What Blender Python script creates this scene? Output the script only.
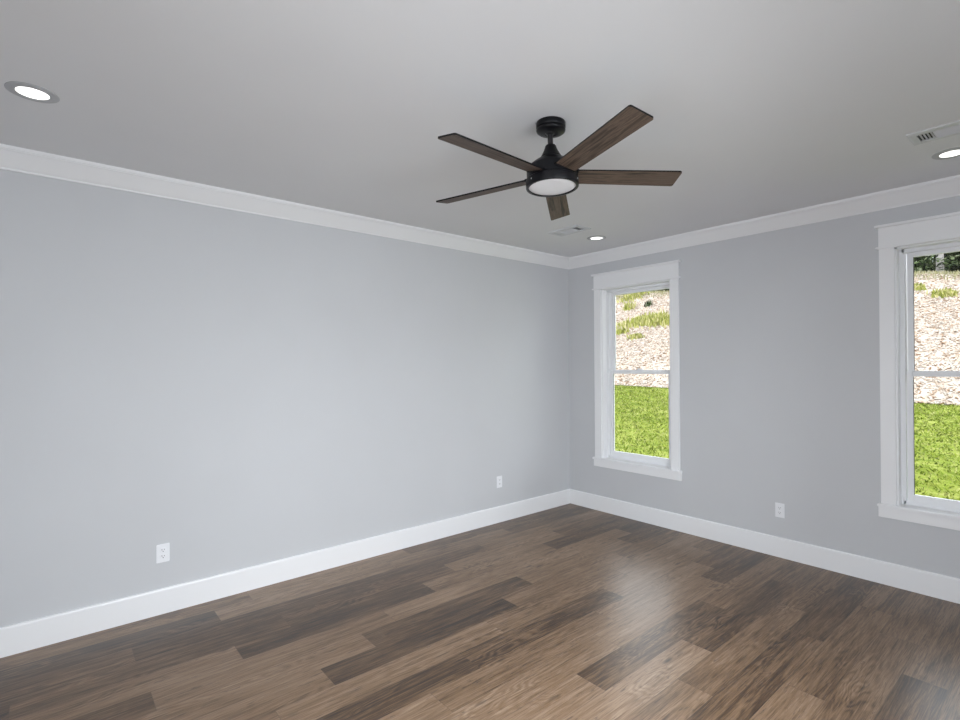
import bpy, bmesh, math, random
from mathutils import Vector, Matrix
random.seed(7)
sc = bpy.context.scene
for o in list(bpy.data.objects): bpy.data.objects.remove(o, do_unlink=True)
C = sc.collection
PI = math.pi

# ------------------------------------------------------------------ camera
H = 2.74                       # ceiling height
LEN, WID = 5.14, 4.29          # room: x in [-LEN,0], y in [-WID,0]
cam_d = bpy.data.cameras.new('camera'); cam = bpy.data.objects.new('camera', cam_d); C.objects.link(cam)
yaw, pit, rol = 0.845570807, 0.00409723, -0.00608760
fw = Vector((math.cos(yaw)*math.cos(pit), math.sin(yaw)*math.cos(pit), math.sin(pit)))
rt = Vector((math.sin(yaw), -math.cos(yaw), 0)); up = rt.cross(fw)
r2 = rt*math.cos(rol) + up*math.sin(rol); u2 = -rt*math.sin(rol) + up*math.cos(rol)
M = Matrix((( r2.x, u2.x, -fw.x, -4.40553), (r2.y, u2.y, -fw.y, -3.90395), (r2.z, u2.z, -fw.z, 1.553393), (0,0,0,1)))
cam.matrix_world = M
cam_d.sensor_fit = 'HORIZONTAL'; cam_d.sensor_width = 36.0
cam_d.lens = 517.56/960*36.0
cam_d.shift_x = -26.536/960; cam_d.shift_y = 3.290/960
cam_d.clip_start = 0.02; cam_d.clip_end = 300
sc.camera = cam

# ------------------------------------------------------------------ world, sun, added fill lamps, exposure
w = bpy.data.worlds.new('overcast_sky'); sc.world = w; w.use_nodes = True
bg = w.node_tree.nodes['Background']; bg.inputs[0].default_value = (0.90, 0.95, 1.0, 1); bg.inputs[1].default_value = 3.6
def lamp(name, kind, loc, rot, energy, color=(1,1,1), size=None, size_y=None, angle=None, spread=None):
    d = bpy.data.lights.new(name, kind); d.energy = energy; d.color = color
    if kind == 'AREA':
        d.shape = 'RECTANGLE'; d.size = size; d.size_y = size_y
        if spread: d.spread = spread
    if kind == 'SUN': d.angle = angle
    o = bpy.data.objects.new(name, d); o.location = loc; o.rotation_euler = rot; C.objects.link(o); return o
lamp('sun', 'SUN', (0,0,12), (math.radians(12), math.radians(-32), 0), 3.6, (1,.97,.92), angle=math.radians(25))
# added fill lamps at the invented window beside the camera and invented doorway behind
lamp('fill_lamp_side', 'AREA', (-3.05, -4.50, 1.55), (math.radians(62), 0, 0), 66, (.92,.955,1.0), 1.7, 1.3, spread=math.radians(140))
lamp('fill_lamp_doorway', 'AREA', (-5.45, -3.45, 1.25), (0, math.radians(-84), 0), 24, (.92,.955,1.0), 1.5, 1.3, spread=math.radians(140))
vs = sc.view_settings
vs.view_transform = 'Standard'; vs.look = 'None'; vs.gamma = 1.0; vs.use_curve_mapping = False
vs.exposure = 0.11
sc.cycles.max_bounces = 12; sc.cycles.diffuse_bounces = 6; sc.cycles.transparent_max_bounces = 16

# ------------------------------------------------------------------ helpers
def link(name, bm, mat, parent=None, loc=(0,0,0), smooth=None):
    me = bpy.data.meshes.new(name)
    bmesh.ops.recalc_face_normals(bm, faces=bm.faces)
    bm.to_mesh(me); bm.free()
    mats = mat if isinstance(mat, (list, tuple)) else [mat]
    for m in mats: me.materials.append(m)
    if smooth is not None:
        for p in me.polygons: p.use_smooth = True
        me.set_sharp_from_angle(angle=math.radians(smooth))
    o = bpy.data.objects.new(name, me); C.objects.link(o); o.location = loc
    if parent: o.parent = parent
    return o
def thing(name, loc=(0,0,0), rotz=0):
    o = bpy.data.objects.new(name, None); C.objects.link(o); o.location = loc
    o.rotation_euler = (0,0,rotz); o.empty_display_size = .1; return o
def tag(o, label=None, cat=None, group=None, kind=None):
    if label: o['label'] = label
    if cat: o['category'] = cat
    if group: o['group'] = group
    if kind: o['kind'] = kind
    return o
def box(bm, a, b, bev=0, seg=2, mi=0):
    x0,y0,z0 = [min(p,q) for p,q in zip(a,b)]; x1,y1,z1 = [max(p,q) for p,q in zip(a,b)]
    t = bmesh.new()
    vv = [t.verts.new(p) for p in ((x0,y0,z0),(x1,y0,z0),(x1,y1,z0),(x0,y1,z0),(x0,y0,z1),(x1,y0,z1),(x1,y1,z1),(x0,y1,z1))]
    for f in ((0,3,2,1),(4,5,6,7),(0,1,5,4),(1,2,6,5),(2,3,7,6),(3,0,4,7)): t.faces.new([vv[i] for i in f])
    if bev: bmesh.ops.bevel(t, geom=t.edges[:], offset=bev, segments=seg, affect='EDGES')
    merge(bm, t, mi=mi)
def merge(bm, t, mat=None, mi=0):
    mp = {}
    for v in t.verts: mp[v] = bm.verts.new(mat @ v.co if mat else v.co)
    for f in t.faces:
        try: g = bm.faces.new([mp[v] for v in f.verts]); g.material_index = mi
        except ValueError: pass
    t.free()
def lathe(bm, prof, n=64, cx=0, cy=0, mi=0, capb=False, capt=False):
    rings = []
    for r, z in prof:
        if r < 1e-6: rings.append([bm.verts.new((cx,cy,z))])
        else: rings.append([bm.verts.new((cx+r*math.cos(2*PI*i/n), cy+r*math.sin(2*PI*i/n), z)) for i in range(n)])
    for a, b in zip(rings[:-1], rings[1:]):
        for i in range(n):
            j = (i+1) % n
            q = [a[i % len(a)], a[j % len(a)], b[j % len(b)], b[i % len(b)]]
            u = []
            for v in q:
                if v not in u: u.append(v)
            if len(u) > 2: bm.faces.new(u).material_index = mi
def sweep(bm, prof, path, axis_fn):
    """closed profile extruded along the given list of frames"""
    rings = [[bm.verts.new(axis_fn(p, q)) for q in prof] for p in path]
    n = len(prof)
    for a, b in zip(rings[:-1], rings[1:]):
        for i in range(n): bm.faces.new((a[i], a[(i+1)%n], b[(i+1)%n], b[i]))
    bm.faces.new(rings[0]); bm.faces.new(rings[-1][::-1])

# ------------------------------------------------------------------ materials
def srgb(r, g, b):
    f = lambda c: (c/255/12.92) if c/255 <= .04045 else ((c/255+.055)/1.055)**2.4
    return (f(r), f(g), f(b), 1)
class NT:
    def __init__(s, name):
        s.m = bpy.data.materials.new(name); s.m.use_nodes = True
        s.t = s.m.node_tree; s.b = s.t.nodes['Principled BSDF']
    def n(s, typ, **kw):
        o = s.t.nodes.new(typ)
        for k, v in kw.items():
            if k.startswith('i_'):
                key = k[2:]; key = int(key) if key.isdigit() else key.replace('_', ' ')
                o.inputs[key].default_value = v
            else: setattr(o, k, v)
        return o
    def l(s, a, b): s.t.links.new(a, b)
    def math(s, op, a, b=None, c=None):
        o = s.n('ShaderNodeMath', operation=op)
        for i, v in enumerate((a, b, c)):
            if v is None: continue
            if isinstance(v, (int, float)): o.inputs[i].default_value = v
            else: s.l(v, o.inputs[i])
        return o.outputs[0]
    def ramp(s, fac, stops):
        o = s.n('ShaderNodeValToRGB'); cr = o.color_ramp
        while len(cr.elements) < len(stops): cr.elements.new(.5)
        for e, (p, c) in zip(cr.elements, stops): e.position = p; e.color = c
        s.l(fac, o.inputs[0]); return o.outputs[0]
    def mix(s, fac, a, b, mode='MIX'):
        o = s.n('ShaderNodeMix', data_type='RGBA', blend_type=mode)
        for i, v in ((0, fac), (6, a), (7, b)):
            if isinstance(v, (int, float, tuple)): o.inputs[i].default_value = v
            else: s.l(v, o.inputs[i])
        return o.outputs[2]
    def bump(s, h, strength, dist):
        o = s.n('ShaderNodeBump'); o.inputs['Strength'].default_value = strength; o.inputs['Distance'].default_value = dist
        s.l(h, o.inputs['Height']); s.l(o.outputs[0], s.b.inputs['Normal'])
def paint(name, col, rough=.5, bump=0, scale=300, spec=.5, var=0):
    k = NT(name); k.b.inputs['Roughness'].default_value = rough; k.b.inputs['Specular IOR Level'].default_value = spec
    tc = k.n('ShaderNodeTexCoord')
    nz = k.n('ShaderNodeTexNoise', i_Scale=scale, i_Detail=3.0); k.l(tc.outputs['Object'], nz.inputs['Vector'])
    if var:
        n2 = k.n('ShaderNodeTexNoise', i_Scale=1.7, i_Detail=2.0); k.l(tc.outputs['Object'], n2.inputs['Vector'])
        c = Vector(col[:3])
        k.l(k.ramp(n2.outputs['Fac'], [(.3, tuple(c*(1-var))+(1,)), (.7, tuple(c*(1+var))+(1,))]), k.b.inputs['Base Color'])
    else: k.b.inputs['Base Color'].default_value = col
    if bump: k.bump(nz.outputs['Fac'], bump, .002)
    return k.m
M_wall = paint('wall_paint', (.60,.61,.63,1), .62, .10, 260, .3, .012)
M_ceil = paint('ceiling_paint', (.77,.775,.79,1), .8, .12, 220, .2, .01)
M_trim = paint('trim_paint', (.88,.885,.90,1), .35, .02, 90, .5)
M_vinyl = paint('window_vinyl', (.86,.87,.89,1), .4, .01, 90, .5)
M_plastic = paint('outlet_plastic', (.86,.87,.90,1), .3, 0, 90, .5)
M_slot = paint('outlet_slot', (.03,.03,.03,1), .6)
M_black = paint('black_metal', (.0045,.0045,.006,1), .36, .03, 500, .25)
M_rod = paint('black_rod_metal', (.012,.012,.014,1), .28, 0, 500, .6)
M_steel = paint('screw_steel', (.55,.56,.58,1), .3)
M_steel.node_tree.nodes['Principled BSDF'].inputs['Metallic'].default_value = .9
M_lens = paint('fan_lens_acrylic', (.80,.80,.82,1), .45, 0, 90, .4)
M_ring = paint('downlight_trim', (.46,.465,.48,1), .5)
M_vent = paint('vent_enamel', (.62,.63,.65,1), .45)
M_dark = paint('duct_shade_and_subfloor', (.02,.02,.022,1), .8)  # near black standing in for shade inside the vents; also on the subfloor
M_gap = paint('window_gasket', (.10,.10,.11,1), .7)

def emis(name, col, st):
    k = NT(name); k.b.inputs['Base Color'].default_value = (.8,.8,.8,1)
    k.b.inputs['Emission Color'].default_value = col; k.b.inputs['Emission Strength'].default_value = st
    # slightly uneven diffuser
    return k.m
M_led = emis('downlight_diffuser', (1,.985,.95,1), 1.7)

def glass():
    k = NT('window_glass'); t = k.t
    t.nodes.remove(k.b); out = t.nodes['Material Output']
    tr = k.n('ShaderNodeBsdfTransparent'); tr.inputs[0].default_value = (.97,.98,.98,1)
    gl = k.n('ShaderNodeBsdfGlossy'); gl.inputs['Roughness'].default_value = .02
    fr = k.n('ShaderNodeFresnel'); fr.inputs[0].default_value = 1.25
    mx = k.n('ShaderNodeMixShader'); k.l(fr.outputs[0], mx.inputs[0]); k.l(tr.outputs[0], mx.inputs[1]); k.l(gl.outputs[0], mx.inputs[2])
    k.l(mx.outputs[0], out.inputs['Surface']); return k.m
M_glass = glass()

def floor_mat():
    k = NT('vinyl_plank_floor')
    uv = k.n('ShaderNodeUVMap', uv_map='plank')        # metres along / across each plank
    sd = k.n('ShaderNodeAttribute', attribute_name='seed'); tn = k.n('ShaderNodeAttribute', attribute_name='tone')
    sep = k.n('ShaderNodeSeparateXYZ'); k.l(uv.outputs[0], sep.inputs[0])
    u, v = sep.outputs[0], sep.outputs[1]
    s = sd.outputs['Fac']; tone = k.math('MULTIPLY_ADD', tn.outputs['Fac'], .88, .020)
    def vec(su, sv, so):
        c = k.n('ShaderNodeCombineXYZ')
        k.l(k.math('MULTIPLY', u, su), c.inputs[0]); k.l(k.math('MULTIPLY', v, sv), c.inputs[1]); k.l(k.math('MULTIPLY', s, so), c.inputs[2])
        return c.outputs[0]
    def noise(vc, det=4, rough=.55, dist=0):
        o = k.n('ShaderNodeTexNoise', i_Scale=1.0, i_Detail=float(det), i_Roughness=rough, i_Distortion=float(dist)); k.l(vc, o.inputs['Vector']); return o.outputs['Fac']
    broad = noise(vec(1.6, 9, 41), 3, .5, .6)          # broad light/dark zones along the board
    streak = noise(vec(2.2, 55, 67), 5, .6, 1.2)        # long streaks
    fine = noise(vec(9, 330, 23), 4, .7)               # pores
    # cathedral grain: contour lines of a stretched noise
    ring = noise(vec(2.0, 9, 13), 2, .4, .3)
    rings = k.math('SINE', k.math('MULTIPLY', ring, 95.0))
    rings = k.math('MULTIPLY_ADD', rings, .5, .5)
    rmask = k.math('SMOOTH_MIN', 1.0, k.math('MAXIMUM', k.math('MULTIPLY', k.math('SUBTRACT', noise(vec(1.3, 5, 91), 2), .47), 6.0), 0.0), .1)
    # dark cracks and knots
    crack = noise(vec(5.5, 60, 131), 5, .62, 1.8)
    crack = k.math('MINIMUM', k.math('MAXIMUM', k.math('MULTIPLY', k.math('SUBTRACT', crack, .575), 8.0), 0.0), 1.0)
    g = k.math('MULTIPLY_ADD', k.math('SUBTRACT', broad, .5), .60, tone)
    g = k.math('MULTIPLY_ADD', k.math('SUBTRACT', streak, .5), .95, g)
    g = k.math('MULTIPLY_ADD', k.math('SUBTRACT', fine, .5), 1.0, g)
    g = k.math('MULTIPLY_ADD', k.math('MULTIPLY', k.math('SUBTRACT', rings, .5), rmask), .20, g)
    col = k.ramp(g, [(0.0, srgb(34,24,15)), (.25, srgb(82,60,39)), (.5, srgb(124,98,72)), (.75, srgb(145,120,97)), (1.0, srgb(172,149,125))])
    col = k.mix(k.math('MULTIPLY', crack, .75), col, srgb(54,42,36))
    vo = k.n('ShaderNodeTexVoronoi', i_Scale=1.0, i_Randomness=1.0); k.l(vec(3.2, 11, 17), vo.inputs['Vector'])
    kn = k.math('MINIMUM', k.math('MAXIMUM', k.math('MULTIPLY', k.math('SUBTRACT', .17, vo.outputs['Distance']), 9.0), 0.0), 1.0)
    col = k.mix(k.math('MULTIPLY', k.math('MULTIPLY', kn, rmask), .8), col, srgb(46,34,28))
    # grooves
    def edge(x, L):
        d = k.math('MINIMUM', x, k.math('SUBTRACT', L, x)); return d
    au = k.n('ShaderNodeAttribute', attribute_name='plen')
    d = k.math('MINIMUM', edge(u, au.outputs['Fac']), edge(v, .1815))
    gr = k.math('SUBTRACT', 1.0, k.math('MINIMUM', k.math('DIVIDE', d, .0018), 1.0))
    col = k.mix(k.math('MULTIPLY', gr, .55), col, srgb(52,42,36))
    k.l(col, k.b.inputs['Base Color'])
    rg = k.math('MULTIPLY_ADD', streak, .10, .27)
    k.l(rg, k.b.inputs['Roughness']); k.b.inputs['Specular IOR Level'].default_value = .6
    hgt = k.math('SUBTRACT', k.math('MULTIPLY', fine, .35), gr)
    k.bump(hgt, .12, .0012)
    return k.m
M_floor = floor_mat()

def blade_mat():
    k = NT('weathered_blade_wood')
    tc = k.n('ShaderNodeTexCoord'); mp = k.n('ShaderNodeMapping'); k.l(tc.outputs['UV'], mp.inputs[0])
    mp.inputs['Scale'].default_value = (2.6, 48, 1)
    n1 = k.n('ShaderNodeTexNoise', i_Scale=1.0, i_Detail=6.0, i_Roughness=.65, i_Distortion=.8); k.l(mp.outputs[0], n1.inputs['Vector'])
    k.l(k.ramp(n1.outputs['Fac'], [(.32, srgb(24,18,14)), (.42, srgb(64,52,43)), (.52, srgb(100,84,72)), (.60, srgb(70,57,48)), (.74, srgb(118,101,88))]), k.b.inputs['Base Color'])
    k.b.inputs['Roughness'].default_value = .6
    return k.m
M_blade = blade_mat()

def speckle(name, stops, scale, scale2=3, rough=.95, amt=.35, stretch=(1,1,1), bump=.4):
    k = NT(name); tc = k.n('ShaderNodeTexCoord'); mp = k.n('ShaderNodeMapping'); k.l(tc.outputs['Object'], mp.inputs[0]); mp.inputs['Scale'].default_value = stretch
    a = k.n('ShaderNodeTexNoise', i_Scale=scale, i_Detail=5.0, i_Roughness=.7); b = k.n('ShaderNodeTexNoise', i_Scale=scale2, i_Detail=3.0)
    k.l(mp.outputs[0], a.inputs['Vector']); k.l(mp.outputs[0], b.inputs['Vector'])
    f = k.math('MULTIPLY_ADD', k.math('SUBTRACT', b.outputs['Fac'], .5), amt, a.outputs['Fac'])
    k.l(k.ramp(f, stops), k.b.inputs['Base Color']); k.b.inputs['Roughness'].default_value = rough; k.b.inputs['Specular IOR Level'].default_value = .1
    k.bump(a.outputs['Fac'], bump, .05)
    return k.m
M_hill = speckle('straw_mulch_soil', [(.25, srgb(101,79,63)), (.42, srgb(154,139,125)), (.6, srgb(166,156,148)), (.8, srgb(171,165,158))], 5, .7)
M_lawn = speckle('lawn_turf', [(.28, srgb(66,78,21)), (.44, srgb(97,110,38)), (.58, srgb(116,123,56)), (.78, srgb(140,140,88))], 7, 1.6, stretch=(1.6,.35,1))
def randcol(name, stops, rough=.9):
    k = NT(name); g = k.n('ShaderNodeNewGeometry')
    k.l(k.ramp(g.outputs['Random Per Island'], stops), k.b.inputs['Base Color']); k.b.inputs['Roughness'].default_value = rough
    k.b.inputs['Specular IOR Level'].default_value = .1
    return k.m
M_grass = randcol('lawn_blades', [(0, srgb(70,86,20)), (.35, srgb(102,117,35)), (.7, srgb(120,130,53)), (1, srgb(146,146,95))])
M_straw = randcol('straw_chips', [(0, srgb(98,71,52)), (.14, srgb(136,115,96)), (.3, srgb(160,149,138)), (.75, srgb(168,161,154)), (1, srgb(150,135,123))])
M_weed = randcol('weed_leaves', [(0, srgb(90,96,41)), (.3, srgb(129,133,63)), (.7, srgb(156,154,93)), (1, srgb(174,165,126))])
M_leaf = randcol('tree_leaves', [(0, srgb(15,21,10)), (.45, srgb(36,47,23)), (.8, srgb(63,75,46)), (1, srgb(93,99,78))])
M_bounce_ground = paint('grey_bounce_ground', (.17,.175,.18,1), .9, .3, 12)  # neutral grey for the added ground, so it bounces untinted light
M_bark = paint('pale_bark', srgb(123,120,118), .9, .5, 8)
M_bark2 = paint('dark_bark', srgb(50,42,36), .9, .5, 8)

# ------------------------------------------------------------------ room shell
T = .16
# windows: opening y range (inner) and z range
WZ0, WZ1 = .567, 2.358
WIN = [(-.8695, 'window_1'), (-3.4155, 'window_2')]
HW = .4085
def struct(o): o['kind'] = 'structure'; return o

bm = bmesh.new()
ys = [0.0]
for c, _ in WIN: ys += [c+HW, c-HW]
ys += [-WID]
for i in range(0, len(ys), 2): box(bm, (0, ys[i] + (T if i == 0 else 0), 0), (T, ys[i+1] - (T if i == 4 else 0), H))
for c, _ in WIN:
    box(bm, (0, c+HW, 0), (T, c-HW, WZ0-.022)); box(bm, (0, c+HW, WZ1), (T, c-HW, H))
struct(link('wall_front', bm, M_wall))
bm = bmesh.new(); box(bm, (-LEN-T, 0, 0), (0, T, H)); struct(link('wall_left', bm, M_wall))
# wall beside / behind the camera, with invented openings for the fill lamps
bm = bmesh.new()
sx0, sx1, sz0, sz1 = -4.0, -2.1, .6, 2.4
box(bm, (-LEN-T, -WID-T, 0), (sx0, -WID, H)); box(bm, (sx1, -WID-T, 0), (0, -WID, H))
box(bm, (sx0, -WID-T, 0), (sx1, -WID, sz0)); box(bm, (sx0, -WID-T, sz1), (sx1, -WID, H))
struct(link('wall_right', bm, M_wall))
bm = bmesh.new()
dy0, dy1, dz1 = -4.12, -2.78, 2.2
box(bm, (-LEN-T, -WID, 0), (-LEN, dy0, H)); box(bm, (-LEN-T, dy1, 0), (-LEN, 0, H)); box(bm, (-LEN-T, dy0, dz1), (-LEN, dy1, H))
struct(link('wall_back', bm, M_wall))
bm = bmesh.new(); box(bm, (-LEN-T-.6, -WID-T, H), (T, T, H+.2)); struct(link('ceiling', bm, M_ceil))

# floor planks (real seam positions)
PW, PL = .1815, 1.22
offs = [.275,.045,.82,.34,.03,.84,.612,.30,.02,.915,.61,.39,.02,.712,.36,.05,.71,.40,.008,.82,.5,.2,.9,.4]
tones = {(0,-3.37):.62,(0,-2.17):.36,(0,-4.6):.5,(1,-4.83):.22,(1,-3.61):.58,(1,-2.39):.45,(1,-1.17):.26,(2,-4.05):.27,(2,-5.27):.42,(2,-2.83):.36,(2,-1.6):.5,
 (3,-4.53):.33,(3,-3.32):.30,(3,-2.10):.60,(3,-.88):.33,(4,-4.84):.56,(4,-3.62):.22,(4,-2.40):.56,(4,-1.19):.25,(5,-4.03):.55,(5,-2.81):.62,(5,-1.6):.64,(5,-.38):.24,
 (6,-4.26):.60,(6,-3.045):.24,(6,-1.83):.56,(6,-.62):.30,(7,-4.57):.56,(7,-3.35):.20,(7,-2.13):.54,(7,-.92):.42,(8,-3.64):.62,(8,-2.42):.52,(8,-1.2):.6,
 (9,-3.96):.28,(9,-2.742):.27,(9,-1.53):.62,(9,-.3):.36,(10,-4.26):.64,(10,-3.042):.55,(10,-1.83):.60,(10,-.61):.36,(11,-3.27):.66,(11,-2.05):.60,(11,-.83):.24,
 (12,-3.64):.66,(12,-2.42):.36,(12,-1.2):.52,(13,-2.95):.70,(13,-1.73):.28,(13,-.51):.40,(14,-2.08):.47,(14,-3.3):.56,(14,-.86):.40,(15,-2.4):.36,(15,-1.17):.28,
 (16,-2.95):.62,(16,-1.73):.46,(16,-.51):.4,(17,-2.04):.5,(17,-.82):.42,(18,-2.43):.24,(18,-1.21):.42}
bm = bmesh.new()
uvl = bm.loops.layers.uv.new('plank')
lt = bm.faces.layers.float.new('tone'); ls = bm.faces.layers.float.new('seed'); ll = bm.faces.layers.float.new('plen')
rnd = random.Random(3)
for r in range(24):
    ya, yb = -PW*r, max(-PW*(r+1), -WID-.02)
    if ya < -WID: break
    x = math.floor((-LEN-1)/PL)*PL + offs[r]
    while x < 0:
        xa, xb = max(x, -LEN-.75), min(x+PL, 0)
        if xb > xa:
            vs_ = [bm.verts.new(p) for p in ((xa,yb,0),(xb,yb,0),(xb,ya,0),(xa,ya,0))]
            f = bm.faces.new(vs_)
            tn = None
            for (rr, xx), tv in tones.items():
                if rr == r and abs(xx-x) < .12: tn = tv
            if tn is None: tn = rnd.choice((.3,.42,.5,.58))
            f[lt] = tn; f[ls] = rnd.random()*7; f[ll] = PL
            for lp in f.loops: lp[uvl].uv = (lp.vert.co.x - x, ya - lp.vert.co.y)
        x += PL
fl = struct(link('floor', bm, M_floor))
bm = bmesh.new(); box(bm, (-LEN-.75, -WID-T, -.25), (T, T, -.004)); struct(link('subfloor', bm, M_dark))

# baseboards: 16 mm x 158 mm with an eased top
BP = [(0,0),(.016,0),(.016,.148),(.0135,.155),(.010,.158),(0,.158)]
def run(name, prof, mode, a, b):
    bm = bmesh.new()
    if mode == 'left':   fn = lambda p, q: (p[0] + p[1]*q[0], -q[0], q[1])
    elif mode == 'front': fn = lambda p, q: (-q[0], p[0] + p[1]*q[0], q[1])
    elif mode == 'right': fn = lambda p, q: (p[0] + p[1]*q[0], -WID+q[0], q[1])
    else: fn = lambda p, q: (-LEN+q[0], p[0] + p[1]*q[0], q[1])
    sweep(bm, prof, [a, b], fn)
    return struct(link(name, bm, M_trim))
run('baseboard_left', BP, 'left', (-LEN, 1), (0, -1)); run('baseboard_front', BP, 'front', (0, -1), (-WID, 1))
run('baseboard_right', BP, 'right', (-LEN, 1), (0, -1))
run('baseboard_back', BP, 'back', (dy1+.09, 0), (0, -1))
# crown moulding: small bottom bead, long sloping face, stepped top
CP = [(0,H),(0,H-.1075),(.010,H-.1075),(.013,H-.099),(.019,H-.095),(.080,H-.024),(.089,H-.022),(.090,H-.018),(.0985,H-.0165),(.0995,H)]
run('trim_1', CP, 'left', (-LEN, 1), (0, -1)); run('trim_2', CP, 'front', (0, -1), (-WID, 1))
run('trim_3', CP, 'right', (-LEN, 1), (0, -1)); run('trim_4', CP, 'back', (-WID, 1), (0, -1))

# ------------------------------------------------------------------ windows
def make_window(name, cy):
    t = thing(name, (0, cy, 0)); struct(t)
    P = lambda nm, bm, m=M_trim, par=None: link(nm, bm, m, par or t)
    for s in (1, -1):
        bm = bmesh.new(); box(bm, (-.019, s*HW, WZ0), (0, s*(HW+.088), WZ1), .0015); P('side_casing', bm)
    bm = bmesh.new(); box(bm, (-.022, -HW-.090, WZ1+.012), (0, HW+.090, 2.503), .0015); P('head_casing', bm)
    bm = bmesh.new(); box(bm, (-.034, -HW-.107, WZ1-.002), (0, HW+.107, WZ1+.012), .004); P('head_fillet', bm)
    bm = bmesh.new(); box(bm, (-.042, -HW-.110, 2.503), (0, HW+.110, 2.521), .003); P('head_cap', bm)
    bm = bmesh.new(); box(bm, (-.042, -HW-.107, WZ0-.021), (.075, HW+.107, WZ0), .004); P('stool', bm)
    bm = bmesh.new(); box(bm, (-.019, -HW-.104, .472), (0, HW+.104, WZ0-.021), .0015); P('apron', bm)
    # jamb extension lining
    bm = bmesh.new()
    for s in (1, -1): box(bm, (-.002, s*HW, WZ0), (.078, s*(HW-.012), WZ1))
    box(bm, (-.002, -HW, WZ1-.012), (.078, HW, WZ1)); P('jamb', bm)
    # vinyl frame
    fi = HW-.040
    bm = bmesh.new()
    for s in (1, -1):
        box(bm, (.074, s*HW, WZ0), (.15, s*fi, WZ1), .002)
        box(bm, (.070, s*(HW-.008), WZ0), (.076, s*(HW-.026), WZ1), .001)
    box(bm, (.074, -HW, WZ1-.034), (.15, HW, WZ1), .002); box(bm, (.074, -HW, WZ0-.01), (.15, HW, WZ0+.026), .002)
    P('vinyl_frame', bm, M_vinyl)
    def sash(nm, x0, x1, z0, z1, bot, top, st=.040):
        bm = bmesh.new()
        for s in (1, -1): box(bm, (x0, s*(fi-.005), z0), (x1, s*(fi-st), z1), .003)
        box(bm, (x0, -fi+st-.002, z0), (x1, fi-st+.002, z0+bot), .003); box(bm, (x0, -fi+st-.002, z1-top), (x1, fi-st+.002, z1), .003)
        o = P(nm, bm, M_vinyl)
        xm = (x0+x1)/2
        bm = bmesh.new(); box(bm, (xm-.003, -fi+st-.006, z0+bot-.006), (xm+.003, fi-st+.006, z1-top+.006)); P('glass_pane', bm, M_glass, o)
        bm = bmesh.new()   # dark glazing gasket line
        for s in (1, -1): box(bm, (xm-.007, s*(fi-st+.001), z0+bot), (xm-.004, s*(fi-st-.003), z1-top))
        P('gasket', bm, M_gap, o)
        return o
    sash('upper_sash', .116, .144, 1.462, WZ1-.030, .036, .034)
    lo = sash('lower_sash', .080, .112, WZ0+.020, 1.496, .052, .036)
    bm = bmesh.new(); box(bm, (.078, -.03, 1.496), (.108, .03, 1.508), .003); box(bm, (.086, -.008, 1.506), (.098, .026, 1.516), .003)
    P('sash_lock', bm, M_vinyl, lo)
    return t
for cy, nm in WIN: make_window(nm, cy)

# invented window beside the camera and doorway trim (unseen; added for the fill lamps)
bm = bmesh.new(); box(bm, (-14, -16, -.6), (.3, 14, -.42)); struct(link('added_bounce_ground', bm, M_bounce_ground))  # unseen ground, added to control light bounced up onto the ceiling
t = struct(thing('added_fill_window', ((sx0+sx1)/2, -WID, 0)))
hw3 = (sx1-sx0)/2
bm = bmesh.new()
for s in (1,-1): box(bm, (s*hw3, 0, sz0), (s*(hw3+.09), .019, sz1))
box(bm, (-hw3-.09, 0, sz1), (hw3+.09, .022, sz1+.14)); box(bm, (-hw3-.1, -.1, sz0-.02), (hw3+.1, .04, sz0)); box(bm, (-hw3-.1, 0, sz0-.1), (hw3+.1, .019, sz0-.02))
link('casing', bm, M_trim, t)
bm = bmesh.new()
for s in (-1, 0, 1): box(bm, (s*(hw3-.03)-.03, -.13, sz0), (s*(hw3-.03)+.03, -.09, sz1))
box(bm, (-hw3, -.13, sz0), (hw3, -.09, sz0+.05)); box(bm, (-hw3, -.13, sz1-.05), (hw3, -.09, sz1)); box(bm, (-hw3, -.13, 1.47), (hw3, -.09, 1.51))
link('vinyl_frame', bm, M_vinyl, t)
bm = bmesh.new(); box(bm, (-hw3+.02, -.113, sz0+.02), (hw3-.02, -.107, sz1-.02)); link('glass_pane', bm, M_glass, t)
bm = bmesh.new()
for y0, y1 in ((dy0-.09, dy0), (dy1, dy1+.09)): box(bm, (-LEN, y0, 0), (-LEN+.019, y1, dz1))
box(bm, (-LEN, dy0-.09, dz1), (-LEN+.022, dy1+.09, dz1+.13)); struct(link('added_fill_doorway', bm, M_trim))  # invented doorway trim around the opening for the fill lamp

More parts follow.
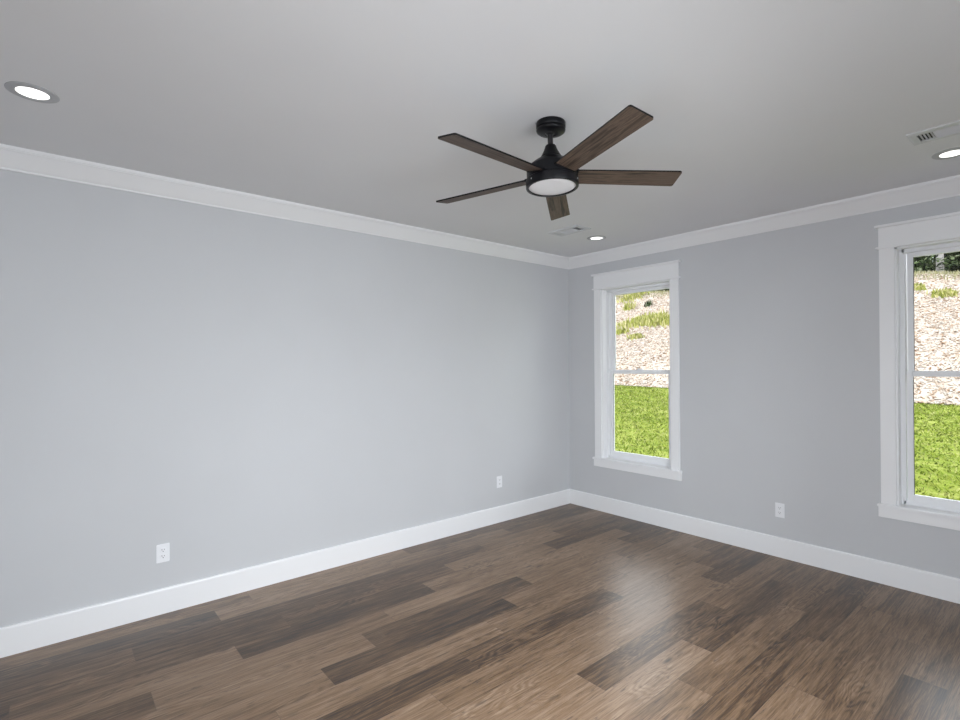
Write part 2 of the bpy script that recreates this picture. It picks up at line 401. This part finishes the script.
# ------------------------------------------------------------------ outlets
def make_outlet():
    t = thing('wall_outlet')
    bm = bmesh.new(); box(bm, (-.0355,-.0055,-.0575), (.0355,0,.0575), .0025, 3); link('cover_plate', bm, M_plastic, t)
    for s in (1, -1):
        bm = bmesh.new()
        q = bmesh.new(); lathe(q, [(0,.0015),(.0165,.0015),(.0172,.0006),(.0172,-.002)], 32)
        for v in q.verts: v.co.y = max(-.0135, min(.0135, v.co.y))
        merge(bm, q, Matrix.Translation((0,-.0055,s*.0195)) @ Matrix.Rotation(PI/2, 4, 'X'))
        rec = link('receptacle', bm, M_plastic, t)
        bm = bmesh.new()
        for x, h in ((-.0064,.0085),(.0064,.007)): box(bm, (x-.0012,-.0076,s*.0195+.0035-h/2), (x+.0012,-.0066,s*.0195+.0035+h/2))
        q = bmesh.new(); lathe(q, [(0,.0005),(.0026,.0005),(.0026,-.0005)], 16)
        merge(bm, q, Matrix.Translation((0,-.0071,s*.0195-.0075)) @ Matrix.Rotation(PI/2, 4, 'X'))
        link('slots', bm, M_slot, rec)
    bm = bmesh.new(); q = bmesh.new(); lathe(q, [(0,.001),(.0028,.0008),(.0034,0),(.0034,-.001)], 16)
    merge(bm, q, Matrix.Translation((0,-.0055,0)) @ Matrix.Rotation(PI/2, 4, 'X')); link('screw', bm, M_plastic, t)
    return t
def copy_tree(o, parent=None):
    c = o.copy(); C.objects.link(c); c.parent = parent
    for ch in list(o.children): copy_tree(ch, c)
    return c
o0 = make_outlet()
for i, (loc, rz, lab) in enumerate((
    ((-3.862,0,.379), 0, 'white duplex outlet on the long blank left wall, the one nearer the camera'),
    ((-1.052,0,.398), 0, 'small white duplex outlet on the left wall near the far room corner'),
    ((0,-2.239,.375), -PI/2, 'white duplex outlet low on the wall between the two windows'))):
    o = o0 if i == 0 else copy_tree(o0)
    o.location = loc; o.rotation_euler = (0,0,rz); tag(o, lab, 'outlet', 'wall outlets')

# ------------------------------------------------------------------ recessed downlights
def make_can():
    t = thing('recessed_downlight')
    bm = bmesh.new(); lathe(bm, [(.0885,0),(.0885,-.002),(.085,-.0040),(.066,-.0065),(.059,-.006),(.0555,-.004),(.0555,-.001)], 64)
    link('trim_ring', bm, M_ring, t, smooth=40)
    bm = bmesh.new(); lathe(bm, [(.056,-.0030),(.042,-.0036),(.02,-.004),(0,-.0042)], 64); link('diffuser', bm, M_led, t, smooth=60)
    return t
c0 = make_can()
for i, (x, y, lab) in enumerate((
    (-4.452,-.893, 'lit recessed downlight in the ceiling above the left wall, the largest in view'),
    (-.565,-.850, 'small lit recessed downlight near the far ceiling corner, beside the faint square vent'),
    (-.575,-3.392, 'lit recessed downlight cut by the right picture edge above the right window'))):
    o = c0 if i == 0 else copy_tree(c0)
    o.location = (x, y, H); tag(o, lab, 'downlight', 'recessed ceiling lights')

# ------------------------------------------------------------------ ceiling registers
def make_vent(loc, sgn, lab):
    t = thing('ceiling_vent', loc); tag(t, lab, 'vent', 'ceiling registers')
    L2, W2 = .175, .092; l2, w2 = .138, .056; z0, z1 = -.010, 0
    bm = bmesh.new()
    # flange ring with a sloping rim
    rings = []
    for (a, b, z) in ((W2, L2, 0), (W2, L2, -.0075), (W2-.010, L2-.010, -.010), (w2, l2, -.010), (w2, l2, -.001)):
        rings.append([bm.verts.new(p) for p in ((-a,-b,z),(a,-b,z),(a,b,z),(-a,b,z))])
    for a, b in zip(rings[:-1], rings[1:]):
        for i in range(4): bm.faces.new((a[i], a[(i+1)%4], b[(i+1)%4], b[i]))
    link('flange', bm, M_vent, t)
    bm = bmesh.new(); box(bm, (-w2, -l2, -.0015), (w2, l2, -.0003)); link('duct_shade_plate', bm, M_dark, t)  # dark plate under the solid ceiling, standing in for duct shade
    def slat(c, along, ang, half, hw=.0062):
        bm = bmesh.new(); q = bmesh.new()
        box(q, (-half, -hw, -.0005), (half, hw, .0005))
        R = Matrix.Translation(c) @ (Matrix.Identity(4) if along == 'x' else Matrix.Rotation(PI/2, 4, 'Z')) @ Matrix.Rotation(ang, 4, 'X')
        merge(bm, q, R); link('slat', bm, M_vent, t)
    # end sections (slats across the width), middle section (slats along the length)
    for e in (1, -1):
        for k in range(4):
            y = e*(.075 + .0145*(k+.5))
            slat((0, y, -.0055), 'x', math.radians(-38*e), w2, .0036)
    for k in range(8):
        x = -w2 + .014*(k+.5)
        slat((x, 0, -.0055), 'y', math.radians(42), .072)
    for e in (1, -1):
        bm = bmesh.new(); box(bm, (-w2, e*.0735-.0015, -.0095), (w2, e*.0735+.0015, -.0015)); link('divider', bm, M_vent, t)
make_vent((-.975,-3.452,H), 1, 'white rectangular ceiling vent at the right picture edge with dark slots showing')
make_vent((-.965,-.862,H), 1, 'pale ceiling vent near the far corner behind the fan, dark slot at one end')

# ------------------------------------------------------------------ ceiling fan
FX, FY = -2.5630, -2.1560
fan = thing('ceiling_fan', (FX, FY, H))
tag(fan, 'black five-blade ceiling fan with dark weathered wood blades and round white light lens', 'fan')
bm = bmesh.new(); lathe(bm, [(0,0),(.070,0),(.072,-.003),(.072,-.026),(.0695,-.029),(.0665,-.030),(.0665,-.033),(.0705,-.034),(.0715,-.037),(.070,-.043),(.062,-.049),(.045,-.0535),(.030,-.0545),(.029,-.052),(.0,-.052)], 64, .0035, -.003)
cn = link('canopy', bm, M_black, fan, smooth=40)
for a in (2.6, 5.7):
    bm = bmesh.new(); q = bmesh.new(); lathe(q, [(0,.002),(.0035,.0015),(.0045,0),(.0045,-.002)], 12)
    merge(bm, q, Matrix.Translation((.072*math.cos(a), .072*math.sin(a), -.008)) @ Matrix.Rotation(a, 4, 'Z') @ Matrix.Rotation(PI/2, 4, 'Y'))
    link('canopy_screw', bm, M_steel, cn)
# the fan hangs slightly out of plumb: everything below the ball joint shares the tilt
TX, TY = .00425, -.0465
nrm = Vector((-TX, -TY, 1)).normalized()
Q = nrm.to_track_quat('Z', 'Y').to_matrix().to_4x4()
Rz = Vector((0,0,1)).rotation_difference(nrm).to_matrix().to_4x4()
HANG = Matrix.Translation((0,0,-.045)) @ Rz @ Matrix.Translation((0,0,.045))
def hung(bm):
    for v in bm.verts: v.co = HANG @ v.co
    return bm
bm = bmesh.new(); lathe(bm, [(0,-.04),(.024,-.040),(.024,-.05),(.018,-.058),(.0132,-.060),(.0132,-.13),(0,-.13)], 32); link('downrod', hung(bm), M_rod, fan, smooth=40)
bm = bmesh.new(); lathe(bm, [(.0135,-.112),(.024,-.113),(.027,-.117),(.029,-.125),(.036,-.142),(.044,-.157),(.050,-.168),(.0535,-.173),(.0535,-.177),(.049,-.178)], 64); link('yoke_cover', hung(bm), M_black, fan, smooth=35)
bm = bmesh.new(); lathe(bm, [(.040,-.172),(.052,-.176),(.066,-.183),(.090,-.199),(.108,-.213),(.118,-.222),(.1225,-.229),(.1225,-.277),(.1205,-.2785),(.1205,-.281),(.10,-.281)], 96)
mo = link('motor_housing', hung(bm), M_black, fan, smooth=35)
bm = bmesh.new(); lathe(bm, [(.10,-.281),(.1255,-.281),(.1285,-.284),(.1285,-.319),(.1275,-.3215),(.125,-.323),(.1155,-.323),(.1145,-.320),(.1145,-.312)], 96)
ring = link('light_ring', hung(bm), M_black, fan, smooth=35)
bm = bmesh.new(); lathe(bm, [(.1145,-.3165),(.110,-.3185),(.08,-.3195),(0,-.320)], 96); link('light_lens', hung(bm), M_lens, fan, smooth=60)
for k in range(3):
    a = math.radians(-136.6 + 70 + k*120); bm = bmesh.new()
    q = bmesh.new(); lathe(q, [(0,.0018),(.0032,.0014),(.0042,0),(.0042,-.002)], 12)
    merge(bm, q, Matrix.Translation((.1285*math.cos(a), .1285*math.sin(a), -.300)) @ Matrix.Rotation(a, 4, 'Z') @ Matrix.Rotation(PI/2, 4, 'Y'))
    link('ring_screw', hung(bm), M_steel, ring)
ZB = 2.4755 - H
for k in range(5):
    th = -1.83413 + k*2*PI/5
    R0, R1, wr, wt, th2 = .100, .6510, .104, .1195, .0038
    t = bmesh.new()
    n = 10; out = []
    cr = .010
    outline = [(R0,-wr/2)] + [(R1-cr+cr*math.sin(a), -wt/2+cr-cr*math.cos(a)) for a in [i*PI/2/6 for i in range(7)]]
    outline += [(x,-y) for x, y in outline[::-1]]
    bot = [t.verts.new((x,y,-th2)) for x, y in outline]; topv = [t.verts.new((x,y,th2)) for x, y in outline]
    uvb = t.loops.layers.uv.new('UVMap')
    fb = t.faces.new(bot[::-1]); ft = t.faces.new(topv); m = len(outline)
    for i in range(m): f = t.faces.new((bot[i], bot[(i+1)%m], topv[(i+1)%m], topv[i])); f.material_index = 1
    for f in (fb, ft):
        for lp in f.loops: lp[uvb].uv = (lp.vert.co.x + k*1.7, lp.vert.co.y + k*.31)
    X = HANG @ Matrix.Translation((0,0,ZB)) @ Matrix.Rotation(th, 4, 'Z') @ Matrix.Rotation(-.22637, 4, 'X')
    for v in t.verts: v.co = X @ v.co
    bl = link('blade', t, [M_blade, M_black], fan)
    # slot lip where the blade enters the housing
    bm = bmesh.new(); q = bmesh.new(); box(q, (.096,-.056,-.0065), (.126,.056,.0065), .003)
    merge(bm, q, X); link('blade_bracket', bm, M_black, bl)

# ------------------------------------------------------------------ outside: lawn, mulched hillside, trees
def zl(x, y): # lawn height
    s = max(0, min(1, x/9))
    toe = .72 + .17*max(-1, min(1.4, (y+2)/7.0))
    return -.42 + (toe+.42)*s
def zh(x, y):
    toe = zl(9, y); crest = 4.54 + .049*y*(1 if y > 0 else .4) + .06*math.sin(y*.9)+.04*math.sin(y*2.3+1)
    if x <= 9: return toe
    s = (x-9)/9
    if s <= 1: return toe + (crest-toe)*(s + .06*math.sin(s*PI*2))
    return crest + (x-18)*.13
def grid(x0, x1, nx, y0, y1, ny, zf, jit):
    bm = bmesh.new(); vv = []
    for i in range(nx+1):
        row = []
        for j in range(ny+1):
            x = x0+(x1-x0)*i/nx; y = y0+(y1-y0)*j/ny
            row.append(bm.verts.new((x, y, zf(x,y)+random.uniform(-jit,jit))))
        vv.append(row)
    for i in range(nx):
        for j in range(ny): bm.faces.new((vv[i][j], vv[i+1][j], vv[i+1][j+1], vv[i][j+1]))
    return bm
o = link('lawn', grid(.3, 9.1, 60, -8, 12, 120, zl, .012), M_lawn, smooth=180); struct(o)
o = link('hillside', grid(9, 42, 150, -12, 24, 180, zh, .02), M_hill, smooth=180); struct(o)
# visible wedges only: (y-range at a given x) through the two windows, with a margin
CX, CY = -4.4055, -3.904
def yr(x, ya, yb, mar):
    f = (x-CX)/(0-CX); return CY+(ya-CY)*f-mar, CY+(yb-CY)*f+mar
bands = [(-1.28,-.46), (-3.85,-3.0)]
bm = bmesh.new(); rg = random.Random(11)
for ya, yb in bands:
    for _ in range(15000):
        x = 2.2 + 6.9*rg.random()**.8; a, b = yr(x, ya, yb, .8); y = rg.uniform(a, b)
        z = zl(x, y); h = rg.uniform(.015,.05); wd = rg.uniform(.006,.013); an = rg.uniform(0, 2*PI); le = rg.uniform(-.06,.06); l2 = rg.uniform(-.06,.06)
        dx, dy = math.cos(an)*wd, math.sin(an)*wd
        v = [bm.verts.new(p) for p in ((x-dx,y-dy,z-.01),(x+dx,y+dy,z-.01),(x+le*.5+dx*.7,y+l2*.5+dy*.7,z+h*.6),(x+le*1.2,y+l2*1.2,z+h),(x+le*.5-dx*.7,y+l2*.5-dy*.7,z+h*.6))]
        bm.faces.new(v)
o = link('lawn_grass', bm, M_grass); tag(o, 'short bright green grass covering the lawn outside the windows', 'grass', kind='stuff')
bm = bmesh.new()
for ya, yb in bands:
    for _ in range(15000):
        x = 8.9 + 9.5*rg.random(); a, b = yr(x, ya, yb, 1.2); y = rg.uniform(a, b)
        L, W_, T_ = rg.uniform(.012,.055), rg.uniform(.007,.02), rg.uniform(.005,.012)
        q = bmesh.new(); box(q, (-L,-W_,-T_), (L,W_,T_))
        sl = math.atan2(zh(x+.1,y)-zh(x-.1,y), .2)
        merge(bm, q, Matrix.Translation((x,y,zh(x,y)+.02)) @ Matrix.Rotation(-sl, 4, 'Y') @ Matrix.Rotation(rg.uniform(0,PI), 4, 'Z') @ Matrix.Rotation(rg.uniform(-.5,.5), 4, 'Y') @ Matrix.Rotation(rg.uniform(-.5,.5), 4, 'X'))
o = link('straw_mulch', bm, M_straw); tag(o, 'pale straw and wood chip mulch scattered over the sloping bank', 'mulch', kind='stuff')

def at(px, py, x):      # world point on the plane at distance x seen at that pixel of the photograph (used once to place plants)
    d = fw + r2*((px-506.54)/517.56) - u2*((py-363.29)/517.56)
    k = (x-CX)/d.x; return Vector((CX, CY, 1.553393)) + d*k
def on_hill(px, py):
    best = None
    for i in range(200):
        p = at(px, py, 9+9.5*i/200)
        e = abs(p.z - zh(p.x, p.y))
        if best is None or e < best[0]: best = (e, p)
    return best[1]
def clump(px, py, wx, h, n, lab, mat=M_weed, name='weed_clump'):
    p = on_hill(px, py); p.z = zh(p.x, p.y)
    bm = bmesh.new()
    for _ in range(n):
        x, y = rg.gauss(0, wx*.35), rg.gauss(0, wx*.5); zz = zh(p.x+x, p.y+y)-p.z
        hh = h*rg.uniform(.4,1); an = rg.uniform(0,2*PI); wd = rg.uniform(.015,.03)
        dx, dy = math.cos(an)*wd, math.sin(an)*wd; lx, ly = rg.uniform(-.4,.4)*hh, rg.uniform(-.4,.4)*hh
        v = [bm.verts.new(q) for q in ((x-dx,y-dy,zz-.02),(x+dx,y+dy,zz-.02),(x+lx*.5+dx,y+ly*.5+dy,zz+hh*.6),(x+lx,y+ly,zz+hh),(x+lx*.5-dx,y+ly*.5-dy,zz+hh*.6))]
        bm.faces.new(v)
    o = link(name, bm, mat, loc=p); tag(o, lab, 'weeds', 'green weeds on the bank')
clump(649, 323, 1.15, .34, 1500, 'widest patch of yellow-green weeds halfway up the bank behind the left window')
clump(628.5, 309, .30, .34, 160, 'small round weed clump near the top left of the left window')
clump(648.5, 306, .16, .30, 70, 'small dark weed clump near the top middle of the left window', M_leaf)
clump(619, 334, .40, .30, 200, 'thin weed clump at the left edge of the left window view')
clump(636, 338, .26, .2, 170, 'sparse weed clump below the wide weed patch in the left window')
clump(633, 297, .6, .25, 560, 'thin yellow-green weeds along the top of the bank in the left window')
clump(945, 296, .30, .2, 300, 'low weed clump below the crest in the right window')
clump(916, 289, .22, .2, 240, 'tiny weed clump by the left edge of the upper right window pane')

def crest_grass():
    bm = bmesh.new()
    for ya, yb in bands:
        for _ in range(3200):
            x = rg.uniform(17.6, 19.2); a, b = yr(x, ya, yb, 1.5); y = rg.uniform(a, b); z = zh(x,y)
            hh = rg.uniform(.04,.16); an = rg.uniform(0,2*PI); dx, dy = math.cos(an)*.013, math.sin(an)*.013; lx, ly = rg.uniform(-.3,.3)*hh, rg.uniform(-.3,.3)*hh
            bm.faces.new([bm.verts.new(q) for q in ((x-dx,y-dy,z-.02),(x+dx,y+dy,z-.02),(x+lx+dx*.4,y+ly+dy*.4,z+hh),(x+lx-dx*.4,y+ly-dy*.4,z+hh))])
    o = link('crest_grass', bm, randcol('dry_grass', [(0, srgb(99,99,58)), (.5, srgb(135,131,99)), (1, srgb(152,146,128))]))
    tag(o, 'pale dry grass fringe along the crest of the bank', 'grass', kind='stuff')
crest_grass()

def leaves(bm, c, rad, n, sz):
    for _ in range(n):
        while True:
            d = Vector((rg.uniform(-1,1), rg.uniform(-1,1), rg.uniform(-1,1)))
            if d.length <= 1: break
        d = d * (.55+.45*d.length)
        p = c + Vector((d.x*rad.x, d.y*rad.y, d.z*rad.z))
        a = Vector((rg.uniform(-1,1), rg.uniform(-1,1), rg.uniform(-1,1))).normalized(); b = a.orthogonal().normalized()
        s = sz*rg.uniform(.6,1.3)
        bm.faces.new([bm.verts.new(p+q) for q in (-a*s, b*s*.45, a*s, -b*s*.45)])
def tree(x, y, h, rad, n, lab, trunk_r=.09, name='leafy_tree', bark=M_bark2, clear=.15):
    z = zh(x, y); t = thing(name, (x, y, z)); tag(t, lab, 'tree', 'trees beyond the bank')
    bm = bmesh.new()
    pts = []; px = py = 0
    for i in range(7):
        f = i/6; pts.append((px, py, -.2+f*h*.92, trunk_r*(1-.6*f))); j = 0 if name == 'pale_tree' else .012*h; px += rg.uniform(-j,j); py += rg.uniform(-j,j)
    prev = None
    for (a, b, c, r) in pts:
        cur = [bm.verts.new((a+r*math.cos(k*PI/5), b+r*math.sin(k*PI/5), c)) for k in range(10)]
        if prev:
            for k in range(10): bm.faces.new((prev[k], prev[(k+1)%10], cur[(k+1)%10], cur[k]))
        prev = cur
    bm.faces.new(prev)
    for k in range(6):     # branches
        f = clear + (1-clear)*rg.uniform(.2,.8); base = Vector((0,0,h*f*.9)); an = rg.uniform(0,2*PI)
        tip = base + Vector((math.cos(an)*rad*.7, math.sin(an)*rad*.7, h*.2)); q = bmesh.new()
        lathe(q, [(trunk_r*.35,0),(trunk_r*.12,1)], 6)
        d = tip-base
        merge(bm, q, Matrix.Translation(base) @ d.to_track_quat('Z','Y').to_matrix().to_4x4() @ Matrix.Diagonal((1,1,d.length,1)))
    link('trunk', bm, bark, t, smooth=60)
    bm = bmesh.new()
    leaves(bm, Vector((0,0,h*(clear+(1-clear)/2))), Vector((rad, rad, h*(1-clear)/2)), n, .12)
    leaves(bm, Vector((0,0,.3)), Vector((rad*1.05,rad*1.05,.5)), n//3, .11)
    for k in range(6):
        an = k*PI/3; leaves(bm, Vector((math.cos(an)*rad*.6, math.sin(an)*rad*.6, h*rg.uniform(clear+.15,.85))), Vector((rad*.5,rad*.5,h*.2)), n//7, .10)
    link('foliage', bm, M_leaf, t)
# behind the right window (y about -1.5 .. 1) and the left one (y about 8 .. 15)
p = at(940, 260, 20.0)
tree(p.x, p.y, 4.6, 1.0, 500, 'pale straight trunked tree on the crest behind the right window', .13, bark=M_bark, clear=.6, name='pale_tree')
for i, (x, y, h, r, lab) in enumerate((
    (22.1, 1.35, 3.4, 1.05, 'dark bushy tree at the left edge of the right window view'),
    (22.1, -1.85, 3.8, 1.05, 'dark leafy tree right of the pale trunk at the picture edge'),
    (24.6, -.25, 4.4, 1.15, 'dark leafy tree directly behind the pale trunk in the right window'),
    (24.6, 2.4, 4.0, 1.15, 'dark tree left of the right window view beyond the bank'),
    (21.2, 10.6, 3.4, 1.05, 'dark tree at the top right corner of the left window view'),
    (21.2, 12.8, 3.4, 1.05, 'dark tree at the top middle of the left window view'),
    (21.2, 15.0, 3.4, 1.05, 'dark tree at the top left of the left window view'),
    (23.6, 11.7, 4.0, 1.10, 'dark tree filling the gap behind the first row at the left window top'))):
    tree(x, y, h, r, 5600, lab, clear=-.06)
